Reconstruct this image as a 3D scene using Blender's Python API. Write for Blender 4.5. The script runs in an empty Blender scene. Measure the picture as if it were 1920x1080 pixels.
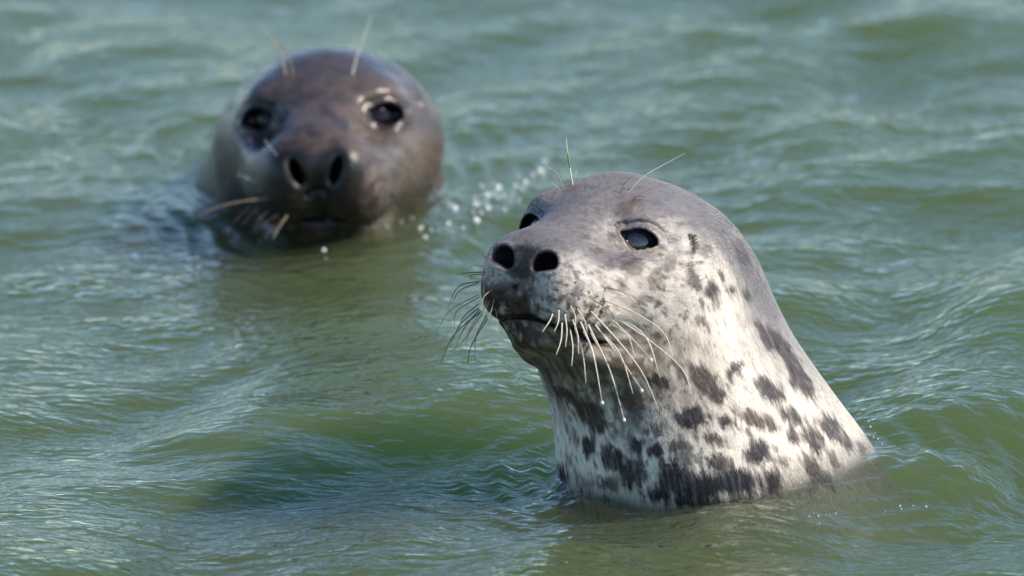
import bpy, math, random
import numpy as np
import time
T0 = time.time()
from mathutils import Vector, Matrix
from mathutils.bvhtree import BVHTree

random.seed(7)
rng = np.random.default_rng(7)
scene = bpy.context.scene
COL = scene.collection

# ------------------------------------------------------------------ camera
TH = math.radians(13.0)
FPX = 16500.0                       # focal length in pixels of a 1920-wide frame
CAM = np.array((-0.2333, -9.696, 2.456))
FWD = np.array((0, math.cos(TH), -math.sin(TH)))
UPV = np.array((0, math.sin(TH), math.cos(TH)))
RGT = np.array((1.0, 0, 0))
cd = bpy.data.cameras.new('camera')
cam = bpy.data.objects.new('camera', cd)
COL.objects.link(cam)
cam.location = CAM
cam.rotation_euler = (math.radians(90) - TH, 0, 0)
cd.sensor_width = 36.0
cd.lens = FPX / 1920 * 36.0
cd.clip_start = 0.1
cd.clip_end = 20000
cd.dof.use_dof = True
cd.dof.focus_distance = 9.93
cd.dof.aperture_fstop = 5.2
scene.camera = cam

# ------------------------------------------------------------------ light
SUN = np.array((0.70, -0.22, 0.66)); SUN /= np.linalg.norm(SUN)
elev = math.asin(SUN[2]); azim = math.atan2(SUN[0], SUN[1])
world = bpy.data.worlds.new('World'); scene.world = world
world.use_nodes = True
wn = world.node_tree
bg = wn.nodes['Background']
sky = wn.nodes.new('ShaderNodeTexSky')
sky.sky_type = 'NISHITA'; sky.sun_disc = False
sky.sun_elevation = elev; sky.sun_rotation = azim
sky.air_density = 1.0; sky.dust_density = 0.0; sky.ozone_density = 4.5; sky.altitude = 1200.0
wn.links.new(sky.outputs[0], bg.inputs['Color'])
bg.inputs['Strength'].default_value = 0.15
sd = bpy.data.lights.new('sun', 'SUN'); so = bpy.data.objects.new('sun', sd); COL.objects.link(so)
sd.energy = 4.7; sd.angle = math.radians(0.53); sd.color = (1.0, 0.91, 0.78)
so.rotation_euler = Vector(SUN).to_track_quat('Z', 'Y').to_euler()
so.location = (3, -2, 4)
vs = scene.view_settings
vs.view_transform = 'Standard'; vs.look = 'None'; vs.gamma = 1.0; vs.use_curve_mapping = False
vs.exposure = 0.4
cy = scene.cycles
cy.use_denoising = True
cy.max_bounces = 8; cy.transparent_max_bounces = 12; cy.volume_bounces = 2
cy.use_adaptive_sampling = True; cy.adaptive_threshold = 0.025
cy.sample_clamp_indirect = 4.0; cy.sample_clamp_direct = 30.0
cy.caustics_reflective = False; cy.caustics_refractive = False


def ray(px, py):
    d = FWD + (px - 960) / FPX * RGT + (540 - py) / FPX * UPV
    return CAM, d


def at_depth(px, py, d):
    o, r = ray(px, py)
    return o + d * r


def at_z(px, py, z=0.0):
    o, r = ray(px, py)
    return o + r * ((z - o[2]) / r[2])


def depth_of(p):
    return float(np.dot(np.asarray(p) - CAM, FWD))


# ------------------------------------------------------------------ node helpers
def new_mat(name):
    m = bpy.data.materials.new(name); m.use_nodes = True
    nt = m.node_tree
    for n in list(nt.nodes):
        nt.nodes.remove(n)
    out = nt.nodes.new('ShaderNodeOutputMaterial')
    return m, nt, out


def node(nt, t, **kw):
    n = nt.nodes.new(t)
    for k, v in kw.items():
        if k.startswith('i_'):
            key = k[2:]
            key = int(key) if key.isdigit() else key.replace('_', ' ')
            n.inputs[key].default_value = v
        else:
            setattr(n, k, v)
    return n


def link(nt, a, b):
    nt.links.new(a, b)


def mix_col(nt, fac, a, b, mode='MIX'):
    n = nt.nodes.new('ShaderNodeMix'); n.data_type = 'RGBA'; n.blend_type = mode
    for s, v in ((n.inputs[0], fac), (n.inputs[6], a), (n.inputs[7], b)):
        if isinstance(v, (int, float)):
            s.default_value = v
        elif isinstance(v, tuple):
            s.default_value = v
        else:
            nt.links.new(v, s)
    return n.outputs[2]


# ------------------------------------------------------------------ numpy noise
_perm = rng.permutation(256).astype(np.int64)
_perm = np.concatenate([_perm, _perm, _perm])
_grad = rng.normal(size=(256, 3)); _grad /= np.linalg.norm(_grad, axis=1)[:, None]


def noise3(P):
    P = np.asarray(P, float)
    I = np.floor(P).astype(np.int64); Fq = P - I; I &= 255
    u = Fq * Fq * Fq * (Fq * (Fq * 6 - 15) + 10)
    res = 0
    for dx in (0, 1):
        for dy in (0, 1):
            for dz in (0, 1):
                h = _perm[_perm[_perm[(I[:, 0] + dx) & 255] + ((I[:, 1] + dy) & 255)] + ((I[:, 2] + dz) & 255)]
                g = _grad[h]
                w = (u[:, 0] if dx else 1 - u[:, 0]) * (u[:, 1] if dy else 1 - u[:, 1]) * (u[:, 2] if dz else 1 - u[:, 2])
                res = res + w * (g[:, 0] * (Fq[:, 0] - dx) + g[:, 1] * (Fq[:, 1] - dy) + g[:, 2] * (Fq[:, 2] - dz))
    return res * 1.5


def fbm(P, oct=3):
    r = 0; a = 1.0; s = 0
    for k in range(oct):
        r = r + a * noise3(P * 2 ** k + 17.3 * k); s += a; a *= 0.55
    return r / s


def sstep(a, b, x):
    t = np.clip((x - a) / (b - a), 0, 1)
    return t * t * (3 - 2 * t)


# ------------------------------------------------------------------ signed distance helpers
def ell(P, c, r):
    x = P[:, 0] - c[0]; y = P[:, 1] - c[1]; z = P[:, 2] - c[2]
    x = x / r[0]; y = y / r[1]; z = z / r[2]
    k0 = np.sqrt(x * x + y * y + z * z) + 1e-7
    x = x / r[0]; y = y / r[1]; z = z / r[2]
    return k0 * (k0 - 1) / (np.sqrt(x * x + y * y + z * z) + 1e-7)


def ell_axes(P, c, axes, r):
    q = (P - np.asarray(c, P.dtype)) @ np.asarray(axes, P.dtype).T
    return ell(q, (0, 0, 0), r)


def cone(P, a, b, ra, rb):
    a = [float(v) for v in a]; ab = [float(b[i]) - a[i] for i in range(3)]
    x = P[:, 0] - a[0]; y = P[:, 1] - a[1]; z = P[:, 2] - a[2]
    t = np.clip((x * ab[0] + y * ab[1] + z * ab[2]) / (ab[0] ** 2 + ab[1] ** 2 + ab[2] ** 2), 0, 1)
    x = x - t * ab[0]; y = y - t * ab[1]; z = z - t * ab[2]
    return np.sqrt(x * x + y * y + z * z) - (ra + (rb - ra) * t)


def smin(a, b, k):
    h = np.clip(0.5 + 0.5 * (b - a) / k, 0, 1)
    return b + (a - b) * h - k * h * (1 - h)


def smax(a, b, k):
    return -smin(-a, -b, k)


def polyline_dist(P, pts, radii):
    d = None
    for i in range(len(pts) - 1):
        e = cone(P, pts[i], pts[i + 1], radii[i], radii[i + 1])
        d = e if d is None else np.minimum(d, e)
    return d


def sdf_mesh(f, lo, hi, vox):
    """surface of f on a voxel grid, evaluated only near the surface"""
    import openvdb as vdb
    lo = np.array(lo, float); hi = np.array(hi, float)
    B = 4
    nb = np.ceil((hi - lo) / (vox * B)).astype(int)
    cs = vox * B
    bx = [lo[i] + (np.arange(nb[i]) + 0.5) * cs for i in range(3)]
    G = np.stack(np.meshgrid(*bx, indexing='ij'), -1).reshape(-1, 3)
    D = f(G.astype(np.float32))
    full = np.repeat(np.repeat(np.repeat(np.clip(D, -1, 1).reshape(nb), B, 0), B, 1), B, 2).astype(np.float32)
    full = np.where(full > 0, 3 * vox, -3 * vox).astype(np.float32)
    sel = np.argwhere((np.abs(D) < cs * 1.6).reshape(nb))
    off = np.stack(np.meshgrid(*[np.arange(B)] * 3, indexing='ij'), -1).reshape(-1, 3)
    idx = (sel[:, None, :] * B + off[None]).reshape(-1, 3)
    vals = np.empty(len(idx), np.float32)
    for s in range(0, len(idx), 400000):
        vals[s:s + 400000] = f((lo + (idx[s:s + 400000] + 0.5) * vox).astype(np.float32))
    full[idx[:, 0], idx[:, 1], idx[:, 2]] = np.clip(vals, -3 * vox, 3 * vox)
    g = vdb.FloatGrid(3 * vox)
    g.copyFromArray(full)
    g.gridClass = vdb.GridClass.LEVEL_SET
    pts, quads = g.convertToQuads(0.0)
    return np.asarray(pts, float) * vox + lo + 0.5 * vox, np.asarray(quads)[:, ::-1]


def project(f, V, n=2, lim=0.003):
    e = 5e-4
    V = V.astype(np.float32)
    for _ in range(n):
        d = f(V)
        g = np.stack([f(V + np.eye(3, dtype=np.float32)[i] * np.float32(e)) - d for i in range(3)], 1) / e
        g2 = np.maximum((g * g).sum(1), 0.05)
        V = V - np.clip(d / g2, -lim, lim)[:, None] * g * 0.9
    return V


def mesh_from(name, V, Q, smooth=True):
    me = bpy.data.meshes.new(name)
    me.from_pydata([], [], []) if False else None
    V = np.asarray(V, np.float32); Q = np.asarray(Q, np.int32)
    k = Q.shape[1]
    me.vertices.add(len(V)); me.vertices.foreach_set('co', V.ravel())
    me.loops.add(Q.size); me.loops.foreach_set('vertex_index', Q.ravel())
    me.polygons.add(len(Q)); me.polygons.foreach_set('loop_start', np.arange(0, Q.size, k, dtype=np.int32))
    me.update(calc_edges=True)
    if smooth:
        me.shade_smooth()
    return me


def subdivide(V, Q):
    """one linear quad split; returns new V, Q"""
    n = len(V)
    E = np.concatenate([Q[:, [0, 1]], Q[:, [1, 2]], Q[:, [2, 3]], Q[:, [3, 0]]])
    Es = np.sort(E, 1)
    key = Es[:, 0].astype(np.int64) * n + Es[:, 1]
    uq, inv = np.unique(key, return_inverse=True)
    ev = 0.5 * (V[uq // n] + V[uq % n])
    fv = V[Q].mean(1)
    m = len(Q); ei = inv.reshape(4, m) + n; fi = np.arange(m) + n + len(uq)
    nq = [np.stack([Q[:, i], ei[i], fi, ei[(i - 1) % 4]], 1) for i in range(4)]
    return np.concatenate([V, ev, fv]), np.concatenate(nq)


def vnormals(V, Q):
    a = V[Q[:, 2]] - V[Q[:, 0]]; b = V[Q[:, 3]] - V[Q[:, 1]]
    fn = np.cross(a, b)
    N = np.zeros_like(V)
    for i in range(4):
        np.add.at(N, Q[:, i], fn)
    return N / (np.linalg.norm(N, axis=1)[:, None] + 1e-12)


def add_obj(name, me, mat=None, parent=None, loc=None):
    o = bpy.data.objects.new(name, me); COL.objects.link(o)
    if mat is not None:
        me.materials.append(mat)
    if parent is not None:
        o.parent = parent
        o.matrix_parent_inverse = Matrix.Translation(-parent.location)
    if loc is not None:
        o.location = loc
    return o


def tag(o, label=None, cat=None, group=None, kind=None):
    for k, v in (('label', label), ('category', cat), ('group', group), ('kind', kind)):
        if v:
            o[k] = v
    return o


def tube(pts, radii, sides=6):
    """tapered tube through points (numpy)"""
    pts = np.asarray(pts, float); n = len(pts)
    T = np.gradient(pts, axis=0); T /= np.linalg.norm(T, axis=1)[:, None]
    ref = np.array((0.13, 0.31, 0.94))
    V = []; Q = []
    for i in range(n):
        a = np.cross(T[i], ref); a /= np.linalg.norm(a); b = np.cross(T[i], a)
        for s in range(sides):
            w = 2 * math.pi * s / sides
            V.append(pts[i] + radii[i] * (a * math.cos(w) + b * math.sin(w)))
    for i in range(n - 1):
        for s in range(sides):
            s2 = (s + 1) % sides
            Q.append((i * sides + s, i * sides + s2, (i + 1) * sides + s2, (i + 1) * sides + s))
    return np.array(V), np.array(Q)


def spline(ctrl, n=14):
    """Catmull-Rom through control points"""
    c = np.asarray(ctrl, float)
    if len(c) == 2:
        return c[0] + np.linspace(0, 1, n)[:, None] * (c[1] - c[0])
    c = np.vstack([2 * c[0] - c[1], c, 2 * c[-1] - c[-2]])
    segs = len(c) - 3; out = []
    for i in range(n):
        t = i / (n - 1) * segs; k = min(int(t), segs - 1); t -= k
        p0, p1, p2, p3 = c[k:k + 4]
        out.append(0.5 * (2 * p1 + (p2 - p0) * t + (2 * p0 - 5 * p1 + 4 * p2 - p3) * t * t + (3 * p1 - p0 - 3 * p2 + p3) * t ** 3))
    return np.array(out)


#SECTION WATER
# ------------------------------------------------------------------ the sea
def ocean_tile(N=1536, L=6.0, seed=3):
    r = np.random.default_rng(seed)
    k1 = 2 * np.pi * np.fft.fftfreq(N, L / N)
    kx, ky = np.meshgrid(k1, k1, indexing='ij')
    k = np.hypot(kx, ky); k[0, 0] = 1
    lam = 2 * np.pi / k
    a = math.radians(158)                                   # main travel direction
    a = a + (math.radians(98) - a) * sstep(0.30, 0.10, lam)   # short ripples run more along the line of sight
    c = (kx * np.cos(a) + ky * np.sin(a)) / k
    spread = 0.18 + 0.82 * np.abs(c) ** 2.2
    g = np.interp(np.log(np.maximum(lam, 1e-4)), np.log([0.012, 0.02, 0.04, 0.08, 0.14, 0.22, 0.36, 0.6, 1.0, 1.7]),
                  [0.0, 0.40, 0.45, 0.50, 0.75, 1.15, 1.4, 1.0, 0.7, 0.0])     # share of slope in each band of wavelengths
    S = k ** -2.0 * spread * g
    S[0, 0] = 0
    ph = np.exp(2j * np.pi * r.random((N, N)))
    F = S * ph * np.abs(r.normal(size=(N, N)))
    h = np.fft.ifft2(F).real
    gx = np.fft.ifft2(1j * kx * F).real
    sc = 0.20 / np.sqrt(2 * np.mean(gx ** 2))
    dx = np.fft.ifft2(-1j * kx / k * F).real * sc
    dy = np.fft.ifft2(-1j * ky / k * F).real * sc
    return h * sc, dx, dy, L, N


TILE = ocean_tile()


def tile_sample(A, x, y, L, N):
    u = (x / L * N) % N; v = (y / L * N) % N
    i = np.floor(u).astype(int); j = np.floor(v).astype(int); fu = u - i; fv = v - j
    i %= N; j %= N; i1 = (i + 1) % N; j1 = (j + 1) % N
    return (A[i, j] * (1 - fu) * (1 - fv) + A[i1, j] * fu * (1 - fv) + A[i, j1] * (1 - fu) * fv + A[i1, j1] * fu * fv)


# low mounds and hollows: (x, y, half-length, half-width, direction in degrees, height)
MOUNDS = []


def mound_from_px(px, py, lx, ly, ang, h):
    p = at_z(px, py)
    MOUNDS.append((p[0], p[1], lx, ly, math.radians(ang), h))


for m_ in ((1330, 1000, .16, .05, 10, .009), (1730, 905, .13, .06, 35, .024), (1850, 860, .12, .05, 20, .012), (1140, 955, .07, .05, 0, -.008), (1930, 640, .16, .60, -12, .055),
           (1600, 250, .20, .22, 20, .03), (1330, 330, .12, .25, -25, .02), (900, 420, .12, .2, -20, .012), (1250, 1040, .25, .05, 4, .010), (1820, 1010, .22, .07, 15, -.012)):
    mound_from_px(*m_)


def water_disp(x, y):
    h, dx, dy, L, N = TILE
    ox, oy = 1.3, 2.2
    z = tile_sample(h, x + ox, y + oy, L, N)
    ax = tile_sample(dx, x + ox, y + oy, L, N); ay = tile_sample(dy, x + ox, y + oy, L, N)
    calm = np.ones_like(z)
    for (cx, cy_, r) in ((0.0, 0.0, 0.3), (-0.2, 1.35, 0.3)):
        calm *= 1 - 0.1 * np.exp(-((x - cx) ** 2 + (y - cy_) ** 2) / r ** 2)
    for (cx, cy_, r, g) in ((-0.02, -0.27, 0.18, 0.5), (0.34, -0.1, 0.18, 0.8)):
        calm *= 1 + g * np.exp(-((x - cx) ** 2 + (y - cy_) ** 2) / r ** 2)
    calm *= 0.62 + 0.38 * sstep(-0.75, -0.1, x - 0.25 * (y - 0.6))      # smoother to the left, shaped to mirror a paler, more even sky
    z = z * calm; ax = ax * calm; ay = ay * calm
    # steeper slanting swell away to the seal's back
    n_ = noise3(np.stack([x * 1.7, y * 0.9, 0 * x + 4.2], 1)); n2 = noise3(np.stack([x * 3.1, y * 1.6, 0 * x + 9.7], 1))
    am = 0.011 * sstep(-0.5, 0.35, x) * (0.55 + 0.9 * n2) * sstep(-0.5, 0.2, y) * sstep(9.0, 4.0, np.hypot(x, y))
    ph = (x * 0.88 - y * 0.47) * 2 * np.pi / 0.47 + 5.0 * n_
    z = z + am * (np.sin(ph) + 0.25 * np.cos(2 * ph))
    for (cx, cy_, lx, ly, a, hh) in MOUNDS:
        u = (x - cx) * math.cos(a) + (y - cy_) * math.sin(a)
        v = -(x - cx) * math.sin(a) + (y - cy_) * math.cos(a)
        z = z + hh * np.exp(-(u / lx) ** 2 - (v / ly) ** 2)
    # the water clings to each seal and runs off in small rings
    for S, c, r in ((F, (0.0, 0.0), 0.42), (B, (bo[0], bo[1] + 0.15), 0.5)):
        m = (np.abs(x - c[0]) < r) & (np.abs(y - c[1]) < r)
        if not m.any():
            continue
        d = seal_sdf(S)(np.stack([x[m], y[m], np.zeros(m.sum())], 1))
        d = np.maximum(d, 0)
        fr_ = 1 + 0.5 * noise3(np.stack([x[m] * 9, y[m] * 9, np.zeros(m.sum())], 1))
        z[m] += 0.005 * np.exp(-d / 0.007) + 0.0036 * fr_ * np.cos(d / 0.036 * 2 * np.pi + 2 * fr_) * np.exp(-d / 0.10) * sstep(0.0, 0.01, d)
    return z, 0.9 * ax, 0.9 * ay


def build_sea():
    def axis(lo, hi, step, far):
        c = np.arange(lo, hi + step, step)
        s = step; up = []; p = c[-1]
        while p < far:
            s *= 1.12; p += s; up.append(p)
        s = step; dn = []; p = c[0]
        while p > -far:
            s *= 1.12; p -= s; dn.append(p)
        return np.concatenate([dn[::-1], c, up])
    X = axis(-1.35, 0.95, 0.0046, 6000.0); Y = axis(-0.75, 3.1, 0.0056, 6000.0)
    x, y = np.meshgrid(X, Y, indexing='ij')
    x = x.ravel(); y = y.ravel()
    z, ax, ay = water_disp(x, y)
    step = np.maximum(np.repeat(np.gradient(X), len(Y)), np.tile(np.gradient(Y), len(X)))
    f = 1 - sstep(0.05, 0.35, step)
    V = np.stack([x + ax * f, y + ay * f, z * f], 1)
    nx, ny = len(X), len(Y)
    i = np.arange(nx - 1)[:, None] * ny + np.arange(ny - 1)[None]
    Q = np.stack([i, i + ny, i + ny + 1, i + 1], -1).reshape(-1, 4)
    return mesh_from('water', V, Q)


mw, nt, out = new_mat('sea_water')
tc = node(nt, 'ShaderNodeTexCoord')
def ripple(scale, stretch_, rot, detail, dist):
    mp = node(nt, 'ShaderNodeMapping'); mp.inputs['Scale'].default_value = stretch_
    mp.inputs['Rotation'].default_value = (0, 0, math.radians(rot))
    link(nt, tc.outputs['Object'], mp.inputs[0])
    n1 = node(nt, 'ShaderNodeTexNoise', i_Scale=scale, i_Detail=detail, i_Roughness=0.5, i_Distortion=dist)
    link(nt, mp.outputs[0], n1.inputs['Vector'])
    return n1.outputs[0]


r1 = ripple(75.0, (0.55, 1.0, 1.0), -20, 2.0, 0.5)
r2 = ripple(34.0, (0.7, 1.0, 1.0), 15, 2.0, 0.8)
r2m = node(nt, 'ShaderNodeMath', operation='MULTIPLY', i_1=1.6); link(nt, r2, r2m.inputs[0])
gust = ripple(2.6, (1.0, 0.6, 1.0), 30, 2.0, 0.4)
gr = node(nt, 'ShaderNodeMapRange', i_1=0.35, i_2=0.65, i_3=0.45, i_4=1.1); link(nt, gust, gr.inputs[0])
ra = node(nt, 'ShaderNodeMath', operation='ADD'); link(nt, r1, ra.inputs[0]); link(nt, r2m.outputs[0], ra.inputs[1])
bp = node(nt, 'ShaderNodeBump', i_Distance=0.0042)
link(nt, ra.outputs[0], bp.inputs['Height']); link(nt, gr.outputs[0], bp.inputs['Strength'])
fw = node(nt, 'ShaderNodeLayerWeight', i_Blend=0.5)        # Schlick reflectance of a water surface
link(nt, bp.outputs[0], fw.inputs['Normal'])
f5 = node(nt, 'ShaderNodeMath', operation='POWER', i_1=5.0); link(nt, fw.outputs['Facing'], f5.inputs[0])
fr = node(nt, 'ShaderNodeMath', operation='MULTIPLY_ADD', i_1=0.98, i_2=0.02); link(nt, f5.outputs[0], fr.inputs[0])
gl = node(nt, 'ShaderNodeBsdfGlossy', i_Roughness=0.03)
tr = node(nt, 'ShaderNodeBsdfTransparent')
link(nt, bp.outputs[0], gl.inputs['Normal'])
mx = node(nt, 'ShaderNodeMixShader')
link(nt, fr.outputs[0], mx.inputs[0]); link(nt, tr.outputs[0], mx.inputs[1]); link(nt, gl.outputs[0], mx.inputs[2])
link(nt, mx.outputs[0], out.inputs['Surface'])
vsn = node(nt, 'ShaderNodeVolumeScatter', i_Density=1.3, i_Anisotropy=0.0)
vsn.inputs['Color'].default_value = (1.0, 1.0, 0.62, 1)
van = node(nt, 'ShaderNodeVolumeAbsorption', i_Density=6.6)
van.inputs['Color'].default_value = (0.33, 0.57, 0.15, 1)
ad = node(nt, 'ShaderNodeAddShader')
link(nt, vsn.outputs[0], ad.inputs[0]); link(nt, van.outputs[0], ad.inputs[1])
link(nt, ad.outputs[0], out.inputs['Volume'])
msb, nt, out = new_mat('sand')
b = node(nt, 'ShaderNodeBsdfPrincipled', i_Roughness=0.9); b.inputs['Base Color'].default_value = (0.25, 0.2, 0.13, 1)
n1 = node(nt, 'ShaderNodeTexNoise', i_Scale=3.0, i_Detail=5.0)
link(nt, mix_col(nt, n1.outputs[0], (0.2, 0.16, 0.1, 1), (0.32, 0.26, 0.18, 1)), b.inputs['Base Color'])
link(nt, b.outputs[0], out.inputs['Surface'])
bed = add_obj('seabed', mesh_from('seabed', np.array([(-6500, -6500, -1.8), (6500, -6500, -1.8), (6500, 6500, -1.8), (-6500, 6500, -1.8)]), np.array([(0, 1, 2, 3)])), msb)
tag(bed, 'sandy seabed under the murky green water', 'seabed', kind='structure')

#SECTION SEALS
# ------------------------------------------------------------------ grey seals
def head_frame(origin, yaw, pitch, roll, s):
    """rotation with rows = forward, left, up of the head; yaw turns from the camera to the viewer's left"""
    y, p = math.radians(yaw), math.radians(pitch)
    f = np.array((-math.sin(y) * math.cos(p), -math.cos(y) * math.cos(p), math.sin(p)))
    l = np.array((math.cos(y), -math.sin(y), 0.0))
    u = np.cross(f, l)
    r = math.radians(roll)
    l2 = l * math.cos(r) + u * math.sin(r); u2 = u * math.cos(r) - l * math.sin(r)
    R = np.stack([f, l2, u2])
    return np.array(origin, float), R, s


EYE_C = np.array((-0.004, 0.064, 0.002))
EYE_N = np.array((0.66, 0.73, 0.16)); EYE_N /= np.linalg.norm(EYE_N)
EYE_R = 0.0238


def eye_axes(tilt=14.0):
    up = np.array((0, 0, 1.0)); e1 = np.cross(up, EYE_N); e1 /= np.linalg.norm(e1)   # toward the outer corner
    e2 = np.cross(EYE_N, e1)
    t = math.radians(tilt)
    a = e1 * math.cos(t) - e2 * math.sin(t); b = e1 * math.sin(t) + e2 * math.cos(t)
    return np.stack([a, b, EYE_N])


EYE_AX = eye_axes()
NOSTRIL = [(0.141, 0.0285, -0.024), (0.118, 0.024, -0.027)]
MOUTH = [(0.113, 0.0, -0.089), (0.105, 0.020, -0.091), (0.090, 0.037, -0.100), (0.060, 0.051, -0.1075), (0.030, 0.060, -0.1095), (0.010, 0.069, -0.106)]
EAR = [(-0.0475, 0.104, 0.0115), (-0.043, 0.1115, -0.003)]


NFLAT = np.array((0.0, 0.25, 0.97))


def mouth_z(A):
    return np.interp(A[:, 0], (0.0, 0.012, 0.035, 0.06, 0.09, 0.106), (-0.100, -0.1035, -0.1065, -0.104, -0.093, -0.088)) - 0.006 * np.minimum(1, (A[:, 1] / 0.034) ** 2)


def head_sdf(P, male=0.0, crown=0.0):
    """P in head units, mirrored over y"""
    A = P.copy(); A[:, 1] = np.sqrt(A[:, 1] ** 2 + 1e-8)
    m = male
    d = ell(A, (-0.095, 0, -0.025 + crown), (0.135, 0.112 + 0.004 * m, 0.088))
    d = smin(d, cone(A, (-0.05, 0, 0.004 + crown), (0.088, 0, -0.02), 0.052, 0.031 + 0.006 * m), 0.045)
    d = smin(d, ell(A, (-0.022, 0.056, 0.004), (0.042, 0.034, 0.036)), 0.03)
    d = smin(d, cone(A, (0.045, 0.034, -0.055), (-0.07, 0.058, -0.05), 0.042 + 0.006 * m, 0.066), 0.035)
    d = smin(d, cone(A, (0.076, 0, -0.098), (-0.05, 0, -0.095), 0.025, 0.078), 0.022)
    lower = polyline_dist(A, [(0.094, 0, -0.108), (0.082, 0.026, -0.112), (0.05, 0.042, -0.122), (0.01, 0.053, -0.126)], [0.012, 0.012, 0.014, 0.02])
    d = smin(d, lower, 0.02)
    # nose block and whisker pads
    nose = ell(A, (0.105, 0, -0.03), (0.034, 0.047, 0.03))
    nose = smin(nose, ell(A, (0.115, 0.032, -0.03), (0.025, 0.021, 0.025)), 0.014)
    d = smin(d, nose, 0.026)
    d = smin(d, ell(A, (0.045, 0.034, -0.036), (0.065, 0.038, 0.036)), 0.04)
    pad = ell(A, (0.074, 0.034, -0.066), (0.059, 0.038, 0.038))
    d = smin(d, pad, 0.028)
    # philtrum and the dip between the nostrils
    d = smax(d, -cone(A, (0.15, 0, -0.010), (0.135, 0, -0.075), 0.0050, 0.0040), 0.012)
    d = smax(d, -polyline_dist(A, [(0.131, 0.0, -0.053), (0.122, 0.03, -0.054), (0.103, 0.052, -0.047), (0.088, 0.060, -0.028)], [0.0022, 0.0026, 0.0022, 0.0008]), 0.009)
    # brow swelling and lids round the eyeball
    d = smin(d, ell(A, EYE_C + np.array((-0.012, -0.006, 0.02)), (0.026, 0.02, 0.014)), 0.02)
    q = A - (EYE_C - EYE_N * 0.011).astype(A.dtype)
    d = smin(d, np.sqrt((q * q).sum(1)) - 0.0262, 0.012)
    # hollow in front of the eye
    d = smax(d, -ell(A, (0.045, 0.066, 0.006), (0.03, 0.014, 0.016)), 0.03)
    ctr = (EYE_C + EYE_N * 0.013).astype(A.dtype)
    q = (A - ctr) @ EYE_AX.T.astype(A.dtype)
    alm = ell(q, (0, 0, 0), (0.0188, 0.0130, 0.012))
    alm = smin(alm, cone(q, (-0.016, 0.001, -0.004), (-0.025, 0.003, -0.006), 0.005, 0.0015), 0.004)
    near = (alm < 0.03)
    e = np.where(near, alm, 1.0)
    d = d + 0.0022 * np.exp(-((e - 0.0088) / 0.0022) ** 2) * sstep(-0.002, 0.008, q[:, 1]) - 0.0012 * np.exp(-((e - 0.0035) / 0.0018) ** 2)
    d = d + 0.0014 * np.exp(-((e - 0.0105) / 0.0025) ** 2) * sstep(0.002, -0.008, q[:, 1])
    d = smax(d, -alm, 0.004)
    # nostrils
    a, b = np.array(NOSTRIL[0]) - np.array((0, 0.006, 0.004)) * m, np.array(NOSTRIL[1]) - np.array((0, 0.003, 0.004)) * m
    ax0 = (a - b) / np.linalg.norm(a - b)
    t1 = np.array((0.0, 0.88, 0.47)) if m < 0.5 else np.array((0.0, 0.35, 0.94))
    t1 -= ax0 * (t1 @ ax0); t1 /= np.linalg.norm(t1)
    t2 = np.cross(ax0, t1)
    nq = (A - a.astype(A.dtype)) @ np.stack([ax0, t1, t2]).T.astype(A.dtype)
    hole = ell(nq, (-0.008, 0, 0), (0.036, 0.0152 - 0.001 * m, 0.0132 - 0.0077 * m))
    if m < 0.5:
        hole = smax(hole, -(nq @ NFLAT.astype(A.dtype) + 0.0068), 0.004)
    d = d - (0.0016 - 0.001 * m) * np.exp(-((hole - 0.004) / 0.0022) ** 2) * (1 - 0.9 * m)
    pm = (A[:, 0] > 0.04) & (A[:, 2] < -0.045) & (A[:, 2] > -0.1) & (np.abs(d) < 0.01)
    if pm.any():                                            # pimpled whisker pads
        d[pm] -= (0.0011 * np.clip(noise3(A[pm] * 170), 0, 1) * sstep(0.04, 0.06, A[pm, 0])).astype(d.dtype)
    d = smax(d, -hole, 0.005 + 0.004 * m)
    # lip line
    w = 0.0015 * sstep(0.004, 0.03, A[:, 0])
    d = smax(d, -np.maximum(np.abs(A[:, 2] - mouth_z(A)) - w, -(d + 0.007 * sstep(0.0, 0.04, A[:, 0]))), 0.005)
    # ear opening
    d = smax(d, -cone(A, EAR[0], EAR[1], 0.0032, 0.0018), 0.004)
    return d


class Seal:
    pass


def seal_sdf(S):
    o, R, s = S.frame

    def f(P):
        P = P.astype(np.float32)
        d = None
        for (a, b, ra, rb, k) in S.body:
            e = cone(P, a, b, ra, rb)
            d = e if d is None else smin(d, e, k)
        if S.column is not None:
            zt, cx, cyy, rr = S.column
            z = P[:, 2]
            r = np.interp(z, zt, rr)
            e = (np.hypot(P[:, 0] - np.interp(z, zt, cx), (P[:, 1] - np.interp(z, zt, cyy)) / 0.92) - r) * 0.9
            e = smax(smax(e, z - S.ztop, 0.05), S.zbot - z, 0.05)
            d = smin(d, e, 0.06)
        H = (P - o.astype(np.float32)) @ R.T.astype(np.float32) / np.float32(s)
        m = np.hypot(H[:, 0] + 0.04, np.hypot(H[:, 1], H[:, 2] + 0.02)) < 0.30
        if m.any():
            dd = d[m]
            d[m] = smin(head_sdf(H[m], S.male, S.crown) * s, dd, 0.05)
        return d
    return f


def smooth_table(keys, z0, z1):
    """smooth curves through (z, cx, cy, r) rows"""
    k = np.array(keys); zt = np.linspace(z0, z1, 240)
    cols = [zt]
    for c in (1, 2, 3):
        v = np.interp(zt, k[:, 0], k[:, c])
        w = np.hanning(31); w /= w.sum()
        cols.append(np.convolve(np.pad(v, 15, mode='edge'), w, 'valid'))
    return cols


def to_world(S, p):
    o, R, s = S.frame
    return o + s * (np.asarray(p) @ R)


def build_body(S, vox, lo, hi, subdiv=1):
    f = seal_sdf(S)
    V, Q = sdf_mesh(f, lo, hi, vox)
    for _ in range(subdiv):
        V, Q = subdivide(V, Q)
        V = project(f, V, 2, 0.003)
    return V, Q


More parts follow.
